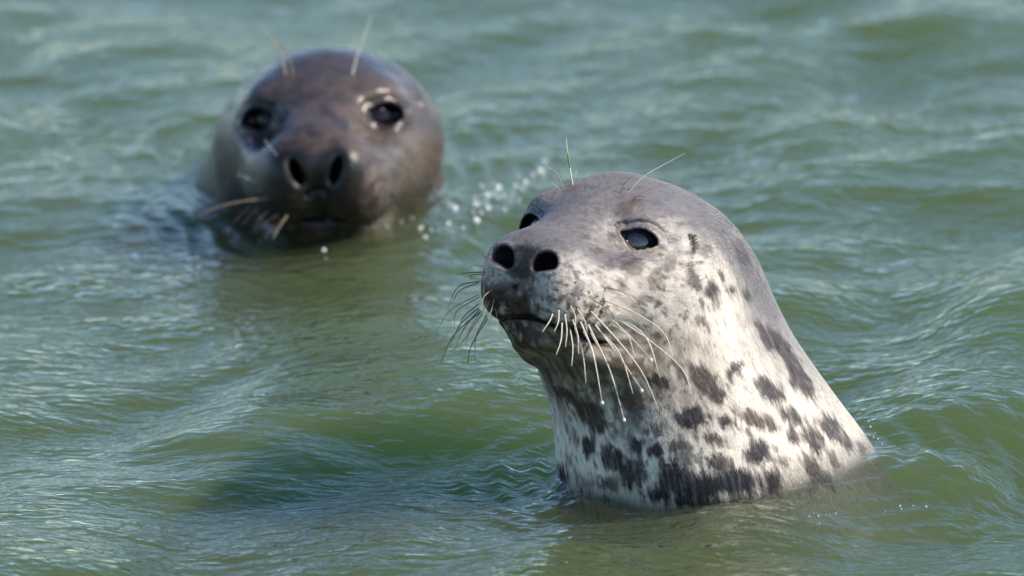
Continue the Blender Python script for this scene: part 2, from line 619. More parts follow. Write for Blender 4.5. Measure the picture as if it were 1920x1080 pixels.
def seal_attrs(S, V, N):
    o, R, s = S.frame
    H = (V - o) @ R.T / s
    # hair flow coordinates: along the spine, and round it
    sp = np.array([to_world(S, (0.16, 0, -0.03)), to_world(S, (0.0, 0, -0.02)), to_world(S, (-0.10, 0, -0.03))] + S.spine)
    sp = spline(sp, 26)
    best = np.full(len(V), 1e9); along = np.zeros(len(V)); rad = np.zeros_like(V); tan = np.zeros_like(V); L0 = 0
    for i in range(len(sp) - 1):
        ab = sp[i + 1] - sp[i]; l = np.linalg.norm(ab)
        t = np.clip(((V - sp[i]) @ ab) / l ** 2, 0, 1)
        c = sp[i] + t[:, None] * ab; q = V - c; d = (q * q).sum(1)
        m = d < best
        best[m] = d[m]; along[m] = L0 + t[m] * l; rad[m] = q[m]; tan[m] = ab / l
        L0 += l
    S.tan = tan
    return H, along, rad


# --- front seal
F = Seal()
F.male = 0.0; F.crown = 0.004
F.frame = head_frame((-0.147, -0.06, 0.2895), 32, 10, 0, 1.0)
P_ = np.array
F.column = smooth_table([(-0.25, 0.07, 0.08, 0.26), (-0.1, 0.045, 0.04, 0.228), (0.0, 0.006, 0.015, 0.188), (0.044, -0.009, 0.01, 0.176),
                         (0.075, -0.023, 0.01, 0.166), (0.118, -0.044, 0.012, 0.156), (0.162, -0.063, 0.015, 0.145),
                         (0.2, -0.071, 0.02, 0.135), (0.243, -0.0745, 0.028, 0.118), (0.29, -0.08, 0.03, 0.095)], -0.3, 0.3)
F.ztop = 0.27; F.zbot = -0.2
F.body = [(P_((0.08, 0.10, -0.24)), P_((0.20, 0.36, -0.42)), 0.21, 0.2, 0.08),
          (P_((0.20, 0.36, -0.42)), P_((0.28, 0.60, -0.55)), 0.2, 0.12, 0.08)]
F.spine = [P_((-0.02, 0.0, 0.10)), P_((0.04, 0.03, -0.08)), P_((0.26, 0.42, -0.40)), P_((0.4, 0.9, -0.66))]
# --- back seal
B = Seal()
B.male = 1.0; B.crown = -0.004; B.column = None
bo = at_z(606, 226, 0.135)
B.frame = head_frame(bo, 3, 0, 3, 1.14)
B.body = [
    (bo + P_((0.0, 0.10, -0.07)), bo + P_((-0.005, 0.20, -0.14)), 0.115, 0.145, 0.06),
    (bo + P_((-0.005, 0.20, -0.14)), bo + P_((-0.06, 0.50, -0.38)), 0.145, 0.23, 0.06),
    (bo + P_((-0.06, 0.50, -0.38)), bo + P_((-0.10, 0.80, -0.45)), 0.23, 0.14, 0.08),
]
B.spine = [bo + P_((-0.02, 0.24, -0.1)), bo + P_((-0.08, 0.55, -0.32)), bo + P_((-0.12, 1.0, -0.45))]

sea = add_obj('water', build_sea(), mw)
tag(sea, 'rippled green sea water reflecting pale blue sky', 'water', kind='structure')

VF, QF = build_body(F, 0.0038, (-0.42, -0.32, -0.72), (0.50, 0.78, 0.44), 1)
VB, QB = build_body(B, 0.0066, (bo - P_((0.36, 0.25, 0.66))), (bo + P_((0.30, 0.98, 0.2))), 1)
NF = vnormals(VF, QF); NB = vnormals(VB, QB)
print('seal verts', time.time() - T0, len(VF), len(VB))

def set_attr(me, name, data, kind):
    at = me.attributes.new(name, kind, 'POINT')
    if kind == 'FLOAT_COLOR':
        d = np.ones((len(data), 4), np.float32); d[:, :3] = data
        at.data.foreach_set('color', d.ravel())
    elif kind == 'FLOAT_VECTOR':
        at.data.foreach_set('vector', np.asarray(data, np.float32).ravel())
    else:
        at.data.foreach_set('value', np.asarray(data, np.float32))


def fur_material(name, rough, spec, streak, bump):
    m, nt, out = new_mat(name)
    ca = node(nt, 'ShaderNodeAttribute', attribute_name='Col')
    fa = node(nt, 'ShaderNodeAttribute', attribute_name='flow')
    wa = node(nt, 'ShaderNodeAttribute', attribute_name='wet')
    n1 = node(nt, 'ShaderNodeTexNoise', i_Scale=1.0, i_Detail=3.0, i_Roughness=0.6)
    n2 = node(nt, 'ShaderNodeTexNoise', i_Scale=0.33, i_Detail=2.0, i_Roughness=0.5)
    link(nt, fa.outputs['Vector'], n1.inputs['Vector']); link(nt, fa.outputs['Vector'], n2.inputs['Vector'])
    r1 = node(nt, 'ShaderNodeMapRange', i_1=0.3, i_2=0.7, i_3=1 - streak, i_4=1 + streak * 0.6)
    link(nt, n1.outputs[0], r1.inputs[0])
    col = mix_col(nt, 1.0, ca.outputs['Color'], r1.outputs[0], 'MULTIPLY')
    r2 = node(nt, 'ShaderNodeMapRange', i_1=0.35, i_2=0.65, i_3=1 - streak * 0.6, i_4=1 + streak * 0.4)
    link(nt, n2.outputs[0], r2.inputs[0])
    col = mix_col(nt, 1.0, col, r2.outputs[0], 'MULTIPLY')
    p = node(nt, 'ShaderNodeBsdfPrincipled')
    p.inputs['Specular IOR Level'].default_value = spec
    link(nt, col, p.inputs['Base Color'])
    rr = node(nt, 'ShaderNodeMapRange', i_1=0.0, i_2=1.0, i_3=rough, i_4=0.12)
    link(nt, wa.outputs['Fac'], rr.inputs[0]); link(nt, rr.outputs[0], p.inputs['Roughness'])
    ad = node(nt, 'ShaderNodeMath', operation='ADD')
    link(nt, n1.outputs[0], ad.inputs[0]); link(nt, n2.outputs[0], ad.inputs[1])
    bp = node(nt, 'ShaderNodeBump', i_Strength=bump, i_Distance=0.0012)
    link(nt, ad.outputs[0], bp.inputs['Height']); link(nt, bp.outputs[0], p.inputs['Normal'])
    link(nt, p.outputs[0], out.inputs['Surface'])
    return m


def stretch(S, along, rad, a, b):
    """noise space drawn out along the lie of the hair"""
    return rad * b + np.array((0.0, 0.0, 1.0)) * (along * a)[:, None]


def lerp(a, b, t):
    return a + (np.asarray(b) - a) * t[:, None]


def to_px(V):
    q = V - CAM
    d = q @ FWD
    return np.stack([960 + FPX * (q @ RGT) / d, 540 - FPX * (q @ UPV) / d], 1), d


# dark marks on the spotted seal: centre, half-axes and tilt as seen side-on, strength, brownness
SPOTS = [
    (1234, 715, 26, 13, 20, 1, .1), (1316, 712, 30, 20, 25, .9, .3), (1345, 735, 22, 18, 60, 1, .2), (1376, 692, 20, 10, -50, 1, .1),
    (1442, 730, 29, 18, 35, 1, .1), (1295, 782, 36, 19, -8, 1, 0), (1361, 791, 16, 12, 30, 1, .1), (1415, 784, 34, 13, 18, .9, .6),
    (1447, 795, 14, 10, 30, 1, .2), (1480, 775, 28, 13, 35, 1, .2), (1555, 798, 30, 16, 48, .9, 0), (1526, 819, 27, 17, 55, 1, 0),
    (1486, 813, 18, 11, 50, .9, .3), (1422, 842, 25, 22, 0, 1, 0), (1338, 824, 22, 10, 10, .8, .4), (1276, 840, 18, 13, 0, .8, .3),
    (1230, 846, 15, 13, 0, .9, .1), (1192, 838, 14, 13, 0, .9, .1), (1105, 840, 17, 18, 0, 1, 0), (1148, 862, 27, 20, 30, 1, 0),
    (1185, 885, 30, 23, 40, 1, .1), (1322, 908, 92, 26, -4, 1, 0), (1262, 895, 30, 34, 0, 1, 0), (1350, 870, 26, 17, 10, 1, .2),
    (1447, 902, 15, 24, -10, .9, .5), (1522, 873, 36, 13, 55, .8, .5), (1463, 861, 17, 9, 0, .7, .9), (1522, 907, 11, 16, 0, .6, .8),
    (1057, 890, 8, 20, -10, .9, .1), (1063, 744, 32, 10, 38, .9, .5), (1105, 772, 34, 18, 30, 1, .4), (1128, 800, 16, 13, 0, .9, .3),
    (1180, 757, 15, 11, 0, .6, .6), (1500, 711, 40, 14, 55, .9, .1), (1486, 675, 30, 10, 60, .8, .2), (1582, 822, 22, 10, 50, .8, 0),
    (1542, 888, 30, 11, 52, .7, .4), (1300, 522, 11, 25, -12, .75, .2), (1333, 542, 11, 14, 10, .8, .1), (1371, 539, 8, 9, 0, .7, .1),
    (1351, 514, 6, 12, -30, .7, .1), (1398, 550, 6, 12, -30, .7, .1), (1430, 628, 10, 32, -32, .85, .3), (1466, 650, 12, 44, -34, .85, .1),
    (1281, 594, 7, 6, 0, .8, .5), (1314, 603, 12, 7, 20, .6, .7), (1236, 575, 8, 5, 0, .7, .6), (1195, 572, 11, 5, 0, .5, .7),
    (1231, 525, 14, 20, 20, .5, .4), (1183, 500, 20, 14, 20, .55, .2), (1255, 494, 12, 20, 10, .45, .2), (1319, 472, 9, 14, -20, .5, .4),
    (1389, 472, 10, 26, -32, .5, .1), (1233, 630, 10, 6, 0, .5, .9), (1205, 686, 20, 11, 30, .7, .7), (1160, 690, 22, 9, 20, .5, .8),
    (1120, 690, 30, 10, 15, .5, .8), (1285, 860, 20, 12, 0, .7, .3), (1395, 900, 24, 24, 0, .9, .1), (1240, 925, 26, 16, 0, .9, 0),
    (1300, 938, 60, 12, 0, .9, .1), (1400, 935, 40, 10, 0, .7, .3), (1560, 855, 24, 8, 50, .7, .1), (1610, 835, 18, 7, 50, .5, 0),
    (1345, 650, 5, 4, 0, .4, .8), (1395, 610, 6, 4, 0, .3, .8), (1150, 815, 10, 8, 0, .5, .5), (1380, 760, 8, 6, 0, .5, .6),
    (1405, 812, 10, 6, 20, .6, .4), (1310, 860, 12, 9, 0, .6, .3), (1455, 835, 9, 7, 30, .5, .6), (1075, 815, 6, 14, 0, .5, .9), (1066, 862, 6, 12, 0, .4, .9),
    (1176, 386, 24, 12, -30, .5, .9), (1070, 353, 16, 7, -10, .5, .9), (1118, 470, 10, 7, 0, .4, .3), (1140, 500, 8, 10, 20, .4, .3), (1150, 450, 12, 8, 20, .4, .2), (1100, 440, 9, 6, 0, .4, .3), (1210, 560, 12, 7, 20, .5, .5), (1165, 540, 9, 6, 0, .45, .4),
    (1140, 905, 20, 12, 10, .7, .3), (1100, 905, 14, 8, 0, .5, .8),
]
#WHISKERS (each a run of points from root to tip seen side-on; thickness; dark)
NEAR = [
    [(1048, 580), (1047, 603), (1039, 622)], [(1059, 588), (1063, 620), (1060, 651)], [(1054, 603), (1052, 637), (1043, 665)],
    [(1068, 613), (1074, 650), (1072, 686)], [(1073, 598), (1083, 627), (1085, 664)], [(1069, 572), (1078, 590), (1079, 612)],
    [(1077, 613), (1092, 657), (1099, 719)], [(1082, 578), (1097, 603), (1101, 625)], [(1088, 602), (1112, 663), (1129, 753)],
    [(1093, 620), (1110, 653), (1115, 670)], [(1102, 607), (1133, 670), (1147, 702)], [(1107, 623), (1143, 693), (1170, 785)],
    [(1115, 608), (1160, 667), (1203, 730)], [(1107, 583), (1160, 640), (1205, 700), (1235, 768)], [(1122, 618), (1163, 665), (1187, 738)],
    [(1130, 583), (1177, 627), (1221, 673)], [(1142, 605), (1177, 630), (1190, 670)], [(1128, 582), (1207, 627), (1238, 709)],
    [(1150, 592), (1220, 640), (1280, 693), (1298, 745)], [(1132, 562), (1200, 592), (1245, 625), (1262, 667)],
    [(1037, 587), (1030, 603), (1017, 622)],
]
NEAR_DARK = [[(1133, 539), (1167, 547), (1188, 567)], [(1112, 562), (1143, 583), (1160, 617)]]
FRONT = [[(923, 543), (907, 557), (902, 580)], [(918, 565), (912, 578), (906, 593)], [(927, 560), (922, 580), (915, 597)], [(929, 578), (931, 590), (930, 603)]]
FAR = [
    [(897, 530), (862, 545), (847, 570)], [(899, 527), (860, 537), (841, 573)], [(896, 553), (843, 583), (817, 627)],
    [(897, 577), (862, 610), (840, 657)], [(899, 580), (872, 613), (853, 653)], [(902, 583), (880, 620), (875, 645)],
    [(912, 592), (893, 630), (890, 677)], [(914, 597), (884, 648), (877, 683)], [(898, 557), (857, 583), (852, 610)],
    [(909, 510), (873, 512), (855, 516)], [(908, 515), (885, 515), (883, 523)], [(910, 500), (890, 497), (880, 502)],
    [(919, 488), (908, 480), (897, 468)], [(900, 585), (850, 630), (823, 690)], [(904, 588), (868, 640), (845, 660)], [(897, 570), (868, 596), (860, 622)],
]
DROP_TIPS = [8, 11, 12, 15]
BROW = [
    ([(1074, 347), (1066, 297), (1061, 257)], .0009), ([(1057, 353), (1043, 325), (1025, 312)], .0007), ([(1049, 358), (1040, 347), (1028, 340)], .0004),
    ([(1077, 342), (1079, 330), (1081, 319)], .0004), ([(1178, 360), (1213, 327), (1285, 287)], .0009), ([(1161, 364), (1175, 338), (1187, 331)], .0004),
    ([(1179, 377), (1231, 350), (1293, 344)], .0007), ([(1181, 376), (1196, 368), (1213, 371)], .0004),
]


def paint_front(S, V, N):
    H, along, rad = seal_attrs(S, V, N)
    px, dep = to_px(V)
    R = S.frame[1]
    flow = stretch(S, along, rad, 95, 620)
    streak = noise3(stretch(S, along, rad, 30, 170))
    mott = fbm(stretch(S, along, rad, 45, 85), 3)
    big = fbm(V * 14 + 3.1, 3)
    col = np.tile(np.array((0.80, 0.715, 0.60)), (len(V), 1))
    col = lerp(col, (0.47, 0.40, 0.33), sstep(0.05, 0.6, mott + 0.3 * big) * 0.4)
    fz = sstep(-0.10, 0.0, H[:, 0] + 0.03 * big) * sstep(-0.12, -0.05, H[:, 2] + 0.02 * mott)
    col = lerp(col, (0.43, 0.375, 0.345), fz * np.clip(0.75 + 0.6 * mott, 0, 1))
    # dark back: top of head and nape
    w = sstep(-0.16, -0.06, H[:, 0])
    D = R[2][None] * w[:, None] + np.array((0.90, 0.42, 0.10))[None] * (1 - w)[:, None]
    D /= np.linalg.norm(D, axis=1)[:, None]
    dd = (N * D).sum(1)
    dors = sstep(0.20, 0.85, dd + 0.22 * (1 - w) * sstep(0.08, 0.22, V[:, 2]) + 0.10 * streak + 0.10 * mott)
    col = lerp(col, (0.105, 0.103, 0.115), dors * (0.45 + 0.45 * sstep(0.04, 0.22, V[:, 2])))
    face = sstep(-0.05, 0.02, H[:, 0]) * sstep(-0.04, 0.02, H[:, 2])
    col = lerp(col, (0.20, 0.18, 0.175), face * np.clip(0.68 + 0.6 * mott, 0, 1))
    fleck = sstep(0.10, 0.32, fbm(stretch(S, along, rad, 70, 130) + 9.0, 3)) * sstep(-0.14, -0.04, H[:, 0])
    col = lerp(col, (0.13, 0.115, 0.12), fleck * 0.85)
    fine = sstep(0.0, 0.3, fbm(stretch(S, along, rad, 120, 210) + 31.0, 2)) * sstep(-0.10, 0.0, H[:, 0]) * sstep(-0.09, -0.03, H[:, 2])
    col = lerp(col, (0.12, 0.098, 0.092), fine * 0.5)
    # brown mottling of the lips, jaw and throat
    jaw = sstep(-0.075, -0.11, H[:, 2]) * sstep(-0.25, -0.16, H[:, 2] + 0.05 * mott) * sstep(-0.09, 0.0, H[:, 0])
    col = lerp(col, (0.115, 0.080, 0.055), jaw * np.clip(0.8 + 0.7 * mott, 0, 1))
    lipz = sstep(-0.040, -0.064, H[:, 2]) * sstep(0.06, 0.10, H[:, 0]) * sstep(0.03, -0.02, H[:, 1] - 0.005)
    col = lerp(col, (0.032, 0.022, 0.017), lipz * sstep(-0.45, 0.02, mott + 0.25 * big))
    lip2 = sstep(-0.04, -0.07, H[:, 2]) * sstep(0.05, 0.09, H[:, 0])
    col = lerp(col, (0.085, 0.055, 0.038), lip2 * sstep(-0.05, 0.2, fbm(H * 95 + 2.0, 2)) * 0.85)
    # spots
    wx = 7 * noise3(V * 60 + 5) + 4 * noise3(V * 140)
    wy = 7 * noise3(V * 60 + 25) + 4 * noise3(V * 140 + 40)
    vis = (N @ -FWD) > -0.25
    spot = np.zeros(len(V)); brown = np.zeros(len(V))
    jit = 0.5 * streak + 0.3 * noise3(flow * np.array((0.8, 0.5, 0.5)))
    for (cx, cyy, a, b_, t, st, br) in SPOTS:
        t = math.radians(t)
        m = vis & (np.abs(px[:, 0] - cx) < 1.7 * a + 30 + b_) & (np.abs(px[:, 1] - cyy) < 1.7 * a + 30 + b_)
        x = px[m, 0] - cx + wx[m]; y = px[m, 1] - cyy + wy[m]
        u = (x * math.cos(t) + y * math.sin(t)) / (a * 1.1); v = (-x * math.sin(t) + y * math.cos(t)) / (b_ * 1.1)
        r = np.sqrt(u * u + v * v) + jit[m] * min(1.0, 20.0 / b_)
        e = min(1.0, st * 1.15) * (1 - sstep(0.68, 1.25, r))
        up = e > spot[m]
        sb = brown[m]; sb[up] = br; brown[m] = sb
        spot[m] = np.maximum(spot[m], e)
    # the same kind of spots on the side away from the camera
    far = (~vis) & (H[:, 0] < -0.06)
    cell = fbm(V * 21 + 50, 2)
    spot = spot * np.clip(0.99 + 0.3 * noise3(stretch(S, along, rad, 40, 240) + 3), 0.4, 1)
    spot = np.maximum(spot, far * sstep(0.10, 0.2, cell + 0.12 * streak))
    dark = lerp(np.tile(np.array((0.012, 0.010, 0.015)), (len(V), 1)), (0.115, 0.070, 0.045), np.clip(brown + 0.35 * mott, 0, 1))
    col = col + (dark - col) * (spot * 0.985)[:, None]
    # skin of the nose, lids, lips, ear
    wet = 0.16 * sstep(0.0, 0.4, mott)
    A = H.copy(); A[:, 1] = np.abs(A[:, 1])
    nz = ell(A, (0.13, 0.0, -0.026), (0.022, 0.026, 0.020))
    k = sstep(0.005, -0.004, nz + 0.006 * mott) * sstep(0.085, 0.11, A[:, 0])
    col = lerp(col, (0.028, 0.025, 0.031), k * 0.92); wet = np.maximum(wet, k * (0.25 + 0.75 * sstep(0.0, 0.3, noise3(H * 430))))
    col = col * (1 - 0.35 * k * sstep(-0.1, 0.3, noise3(H * 300 + 8)))[:, None]
    a, b_ = np.array(NOSTRIL[0]), np.array(NOSTRIL[1])
    ax0 = (a - b_) / np.linalg.norm(a - b_)
    t1 = np.array((0.0, 0.88, 0.47)); t1 -= ax0 * (t1 @ ax0); t1 /= np.linalg.norm(t1); t2 = np.cross(ax0, t1)
    nd = ell((A - a) @ np.stack([ax0, t1, t2]).T, (-0.008, 0, 0), (0.036, 0.0152, 0.0132))
    nd = smax(nd, -(((A - a) @ np.stack([ax0, t1, t2]).T) @ NFLAT + 0.0068), 0.004)
    k = sstep(0.0045, 0.0005, nd)
    col = lerp(col, (0.05, 0.042, 0.045), k * 0.8); wet = np.maximum(wet, 0.45 * k * (nd > 0))
    inn = sstep(0.0012, -0.0005, nd) * sstep(0.134, 0.128, A[:, 0])
    inn = np.maximum(inn, sstep(0.0008, -0.0012, nd))
    col = lerp(col, (0.006, 0.005, 0.006), inn); wet = np.where(inn > 0.5, 0, wet)
    q = (A - (EYE_C + EYE_N * 0.013)) @ EYE_AX.T
    al = ell(q, (0, 0, 0), (0.0188, 0.0130, 0.012))
    al = smin(al, cone(q, (-0.016, 0.001, -0.004), (-0.027, 0.003, -0.006), 0.005, 0.0015), 0.004)
    low = sstep(0.0, -0.006, q[:, 1])
    k = sstep(0.011, 0.003, al) * low
    col = lerp(col, (0.42, 0.36, 0.26), k * 0.6)
    k = sstep(0.0026, 0.0008, al)
    col = lerp(col, (0.012, 0.010, 0.012), k); wet = np.maximum(wet, k)
    wet = np.maximum(wet, sstep(0.012, 0.004, al + 0.003 * mott) * (0.35 + 0.65 * sstep(0.0, 0.3, noise3(H * 400 + 3))))
    md = np.abs(A[:, 2] - mouth_z(A))
    k = sstep(0.007, 0.002, md + 0.002 * mott) * sstep(0.0, 0.02, A[:, 0])
    col = lerp(col, (0.035, 0.024, 0.020), k * 0.9)
    ed = cone(A.astype(np.float32), EAR[0], EAR[1], 0.0030, 0.0016) + 0.0015 * mott
    col = lerp(col, (0.03, 0.025, 0.025), sstep(0.0035, 0.0005, ed))
    # whisker follicles
    fol = [w[0] for w in NEAR] + [(1045, 545), (1058, 555), (1072, 552), (1085, 560), (1096, 566), (1040, 562), (1090, 545), (1104, 548), (1120, 556), (1063, 535), (1078, 530), (1120, 575), (1140, 575), (1030, 556), (1100, 590), (1075, 575)]
    for (cx, cyy) in fol:
        m = vis & (np.abs(px[:, 0] - cx) < 9) & (np.abs(px[:, 1] - cyy) < 9)
        k = sstep(4.4, 1.8, np.hypot(px[m, 0] - cx, (px[m, 1] - cyy) * 1.2))
        col[m] = lerp(col[m], (0.03, 0.024, 0.022), k * 0.9)
    # soaked fur darker near the water; shade is painted into the submerged coat
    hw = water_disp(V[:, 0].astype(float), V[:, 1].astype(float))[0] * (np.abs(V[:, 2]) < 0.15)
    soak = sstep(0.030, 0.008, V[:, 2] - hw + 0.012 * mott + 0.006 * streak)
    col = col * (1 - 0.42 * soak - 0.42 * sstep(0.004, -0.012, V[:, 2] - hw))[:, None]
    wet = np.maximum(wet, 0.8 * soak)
    S.skin = np.maximum.reduce([sstep(0.004, 0.001, al), sstep(0.004, 0.0, nd), sstep(0.004, 0.002, md) * (A[:, 0] > 0.005), sstep(0.006, 0.0, nz)])
    return np.clip(col, 0, 1), flow, np.clip(wet, 0, 1)


def paint_back(S, V, N):
    H, along, rad = seal_attrs(S, V, N)
    flow = stretch(S, along, rad, 80, 420)
    mott = fbm(stretch(S, along, rad, 30, 50), 3)
    big = fbm(V * 11 + 7, 3)
    col = np.tile(np.array((0.036, 0.030, 0.032)), (len(V), 1))
    col = lerp(col, (0.105, 0.074, 0.060), sstep(-0.3, 0.35, mott + 0.6 * big) * 0.8)
    face = sstep(-0.08, 0.02, H[:, 0]) * sstep(0.01, 0.06, H[:, 1])  # paler brown on the sun side only: sunlight put into the coat colour
    col = lerp(col, (0.20, 0.145, 0.11), face * 0.6 * (0.7 + 0.5 * mott))
    A = H.copy(); A[:, 1] = np.abs(A[:, 1])
    crown = sstep(0.02, 0.06, H[:, 2])
    col = lerp(col, (0.060, 0.052, 0.056), crown * 0.7)
    cheek = sstep(0.09, 0.12, A[:, 1]) * sstep(0.2, -0.1, big)
    col = lerp(col, (0.10, 0.062, 0.045), cheek * 0.6)
    muz = sstep(0.065, 0.10, A[:, 0] + 0.03 * mott) * sstep(0.0, -0.03, H[:, 2]) * sstep(0.075, 0.04, H[:, 1] + 0.02 * mott)
    col = lerp(col, (0.009, 0.007, 0.007), muz * 0.97)
    low = sstep(-0.06, -0.085, H[:, 2]) * sstep(0.02, 0.06, A[:, 0])
    col = lerp(col, (0.06, 0.032, 0.022), low * sstep(-0.2, 0.2, mott) * 0.85)
    wet = 0.40 + 0.35 * sstep(-0.1, 0.4, mott)
    q = (A - (EYE_C + EYE_N * 0.013)) @ EYE_AX.T
    al = ell(q, (0, 0, 0), (0.0188, 0.0130, 0.012))
    k = sstep(0.006, 0.002, al)
    col = lerp(col, (0.02, 0.016, 0.017), sstep(0.018, 0.004, al + 0.004 * mott) * 0.75)
    col = lerp(col, (0.012, 0.010, 0.011), k); wet = np.maximum(wet, k)
    wet = np.maximum(wet, 0.8 * sstep(0.014, 0.004, al))
    a, b_ = np.array(NOSTRIL[0]), np.array(NOSTRIL[1])
    nd = cone(A.astype(np.float32), a, b_, 0.013, 0.012)
    rim = sstep(0.018, 0.004, nd)
    col = lerp(col, (0.007, 0.006, 0.006), rim); wet = np.where(rim > 0.3, 0.1, wet)
    wet = np.where(muz > 0.3, 0.2, wet)
    lump = sstep(0.0, 0.25, noise3(H * 75)) * sstep(0.03, 0.07, A[:, 0]) * sstep(-0.03, -0.05, H[:, 2])
    col = lerp(col, (0.022, 0.014, 0.011), lump * 0.7)
    return np.clip(col, 0, 1), flow, np.clip(wet, 0, 1)


M_FUR = fur_material('spotted_fur', 0.5, 0.26, 0.16, 0.5)
M_DARK = fur_material('dark_wet_fur', 0.44, 0.45, 0.22, 0.35)
meye, nt, out = new_mat('seal_eye')
b = node(nt, 'ShaderNodeBsdfPrincipled', i_Roughness=0.16); b.inputs['Base Color'].default_value = (0.030, 0.024, 0.030, 1)
b.inputs['Coat Weight'].default_value = 1.0; b.inputs['Coat Roughness'].default_value = 0.05
link(nt, b.outputs[0], out.inputs['Surface'])


meye2, nt, out = new_mat('dark_seal_eye')
b = node(nt, 'ShaderNodeBsdfPrincipled', i_Roughness=0.12); b.inputs['Base Color'].default_value = (0.010, 0.007, 0.008, 1)
b.inputs['Specular IOR Level'].default_value = 0.3
link(nt, b.outputs[0], out.inputs['Surface'])


def simple_mat(name, c, rough, **kw):
    m, nt, out = new_mat(name)
    b = node(nt, 'ShaderNodeBsdfPrincipled', i_Roughness=rough)
    tcn = node(nt, 'ShaderNodeTexCoord')
    nz = node(nt, 'ShaderNodeTexNoise', i_Scale=90.0, i_Detail=2.0)
    link(nt, tcn.outputs['Object'], nz.inputs['Vector'])
    dk = tuple(v * 0.72 for v in c) + (1,)
    link(nt, mix_col(nt, nz.outputs[0], dk, tuple(min(1, v * 1.15) for v in c) + (1,)), b.inputs['Base Color'])
    for k, v in kw.items():
        b.inputs[k.replace('_', ' ')].default_value = v
    link(nt, b.outputs[0], out.inputs['Surface'])
    return m


M_WH = simple_mat('pale_whisker', (0.80, 0.74, 0.60), 0.35)
M_WD = simple_mat('dark_whisker', (0.10, 0.08, 0.07), 0.35)
M_WT = simple_mat('tan_whisker', (0.42, 0.33, 0.22), 0.4)
M_WB = simple_mat('brown_whisker', (0.08, 0.058, 0.045), 0.4)
M_ALG = simple_mat('green_algae', (0.17, 0.30, 0.05), 0.5)
m_, nt, out = new_mat('water_bead')
b = node(nt, 'ShaderNodeBsdfPrincipled', i_Roughness=0.16, i_IOR=1.333)
b.inputs['Base Color'].default_value = (0.92, 0.94, 0.93, 1)  # near-white body colour stands in for the sun's sparkle in the drops
b.inputs['Transmission Weight'].default_value = 0.3
link(nt, b.outputs[0], out.inputs['Surface'])
M_BEAD = m_
M_TEAR, nt, out = new_mat('tear_film')
b = node(nt, 'ShaderNodeBsdfPrincipled', i_Roughness=0.14, i_IOR=1.5)
b.inputs['Base Color'].default_value = (0.30, 0.25, 0.24, 1)
link(nt, b.outputs[0], out.inputs['Surface'])


def uv_sphere(c, r, nu=40, nv=24, sc=(1, 1, 1)):
    u = np.linspace(0, 2 * np.pi, nu, endpoint=False); v = np.linspace(0.01, np.pi - 0.01, nv)
    V = np.array([(math.sin(b) * math.cos(a), math.sin(b) * math.sin(a), math.cos(b)) for b in v for a in u]) * np.array(sc) * r
    Q = [(i * nu + j, (i + 1) * nu + j, (i + 1) * nu + (j + 1) % nu, i * nu + (j + 1) % nu) for i in range(nv - 1) for j in range(nu)]
    return V + np.asarray(c), np.array(Q)


def make_seal(S, V, Q, N, mat, paint, loc, label):
    root = bpy.data.objects.new('grey_seal', None); COL.objects.link(root); root.location = loc
    tag(root, label, 'seal', 'seals in the sea')
    me = mesh_from('body', V, Q)
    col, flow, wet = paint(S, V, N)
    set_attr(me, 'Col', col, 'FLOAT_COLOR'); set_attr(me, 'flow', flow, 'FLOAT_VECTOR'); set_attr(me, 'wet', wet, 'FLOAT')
    body = add_obj('body', me, mat, root)
    for sgn in (1, -1):
        c = EYE_C.copy() - EYE_N * (0.0093 + 0.0018 * S.male); c[1] *= sgn
        v, q = uv_sphere(to_world(S, c), EYE_R * S.frame[2])
        eyeo = add_obj('eye', mesh_from('eye', v, q), meye if S.male < 0.5 else meye2, root)
        ec = to_world(S, c)
        pts = []
        for t in np.linspace(math.radians(195), math.radians(345), 16):
            u, v = 0.0178 * math.cos(t), 0.0124 * math.sin(t)
            q = EYE_AX[0] * u + EYE_AX[1] * v + EYE_N * math.sqrt(EYE_R ** 2 - u * u - v * v)
            q = q * np.array((1, sgn, 1))
            pts.append(ec + S.frame[2] * (q @ S.frame[1]) * 1.005)
        v, q = tube(pts, np.concatenate([np.linspace(0.0003, 0.0009, 8), np.linspace(0.0009, 0.0003, 8)]) * S.frame[2], 6)
        tl = add_obj('tear_line', mesh_from('tear_line', v, q), M_TEAR)
        tl.parent = eyeo
    S.col = col
    S.bvh = BVHTree.FromPolygons([tuple(v) for v in V.tolist()], Q.tolist())
    return root


def hit(S, px, py):
    o, d = ray(px, py)
    for dx in range(0, 40, 2):
        for (sx, sy) in ((dx, 0), (-dx, 0), (0, dx), (0, -dx)):
            o, d = ray(px + sx, py + sy)
            h = S.bvh.ray_cast(Vector(o), Vector(d))
            if h[0] is not None and h[3] < 14:
                dep = depth_of(np.array(h[0]))
                return at_depth(px, py, dep + 0.002), dep
    return None, None


def whisker(S, root, pts, lift, r0, r1, mat, name='whisker'):
    p0, dep = hit(S, *pts[0])
    if p0 is None:
        return None
    n = len(pts)
    ctrl = [p0 if i == 0 else at_depth(pts[i][0], pts[i][1], dep + lift * (i / (n - 1)) ** 0.8) for i in range(n)]
    c = spline(ctrl, 12)
    V, Q = tube(c, r0 * 0.92 + (r1 * 0.5 - r0 * 0.92) * np.linspace(0, 1, 12) ** 1.4, 6)
    o = add_obj(name, mesh_from(name, V, Q), mat, root)
    return o, c


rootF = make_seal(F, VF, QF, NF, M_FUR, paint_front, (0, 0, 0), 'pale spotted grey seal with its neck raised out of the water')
rootB = make_seal(B, VB, QB, NB, M_DARK, paint_back, (bo[0], bo[1] + 0.2, 0), 'dark brown seal with only its head above the water')


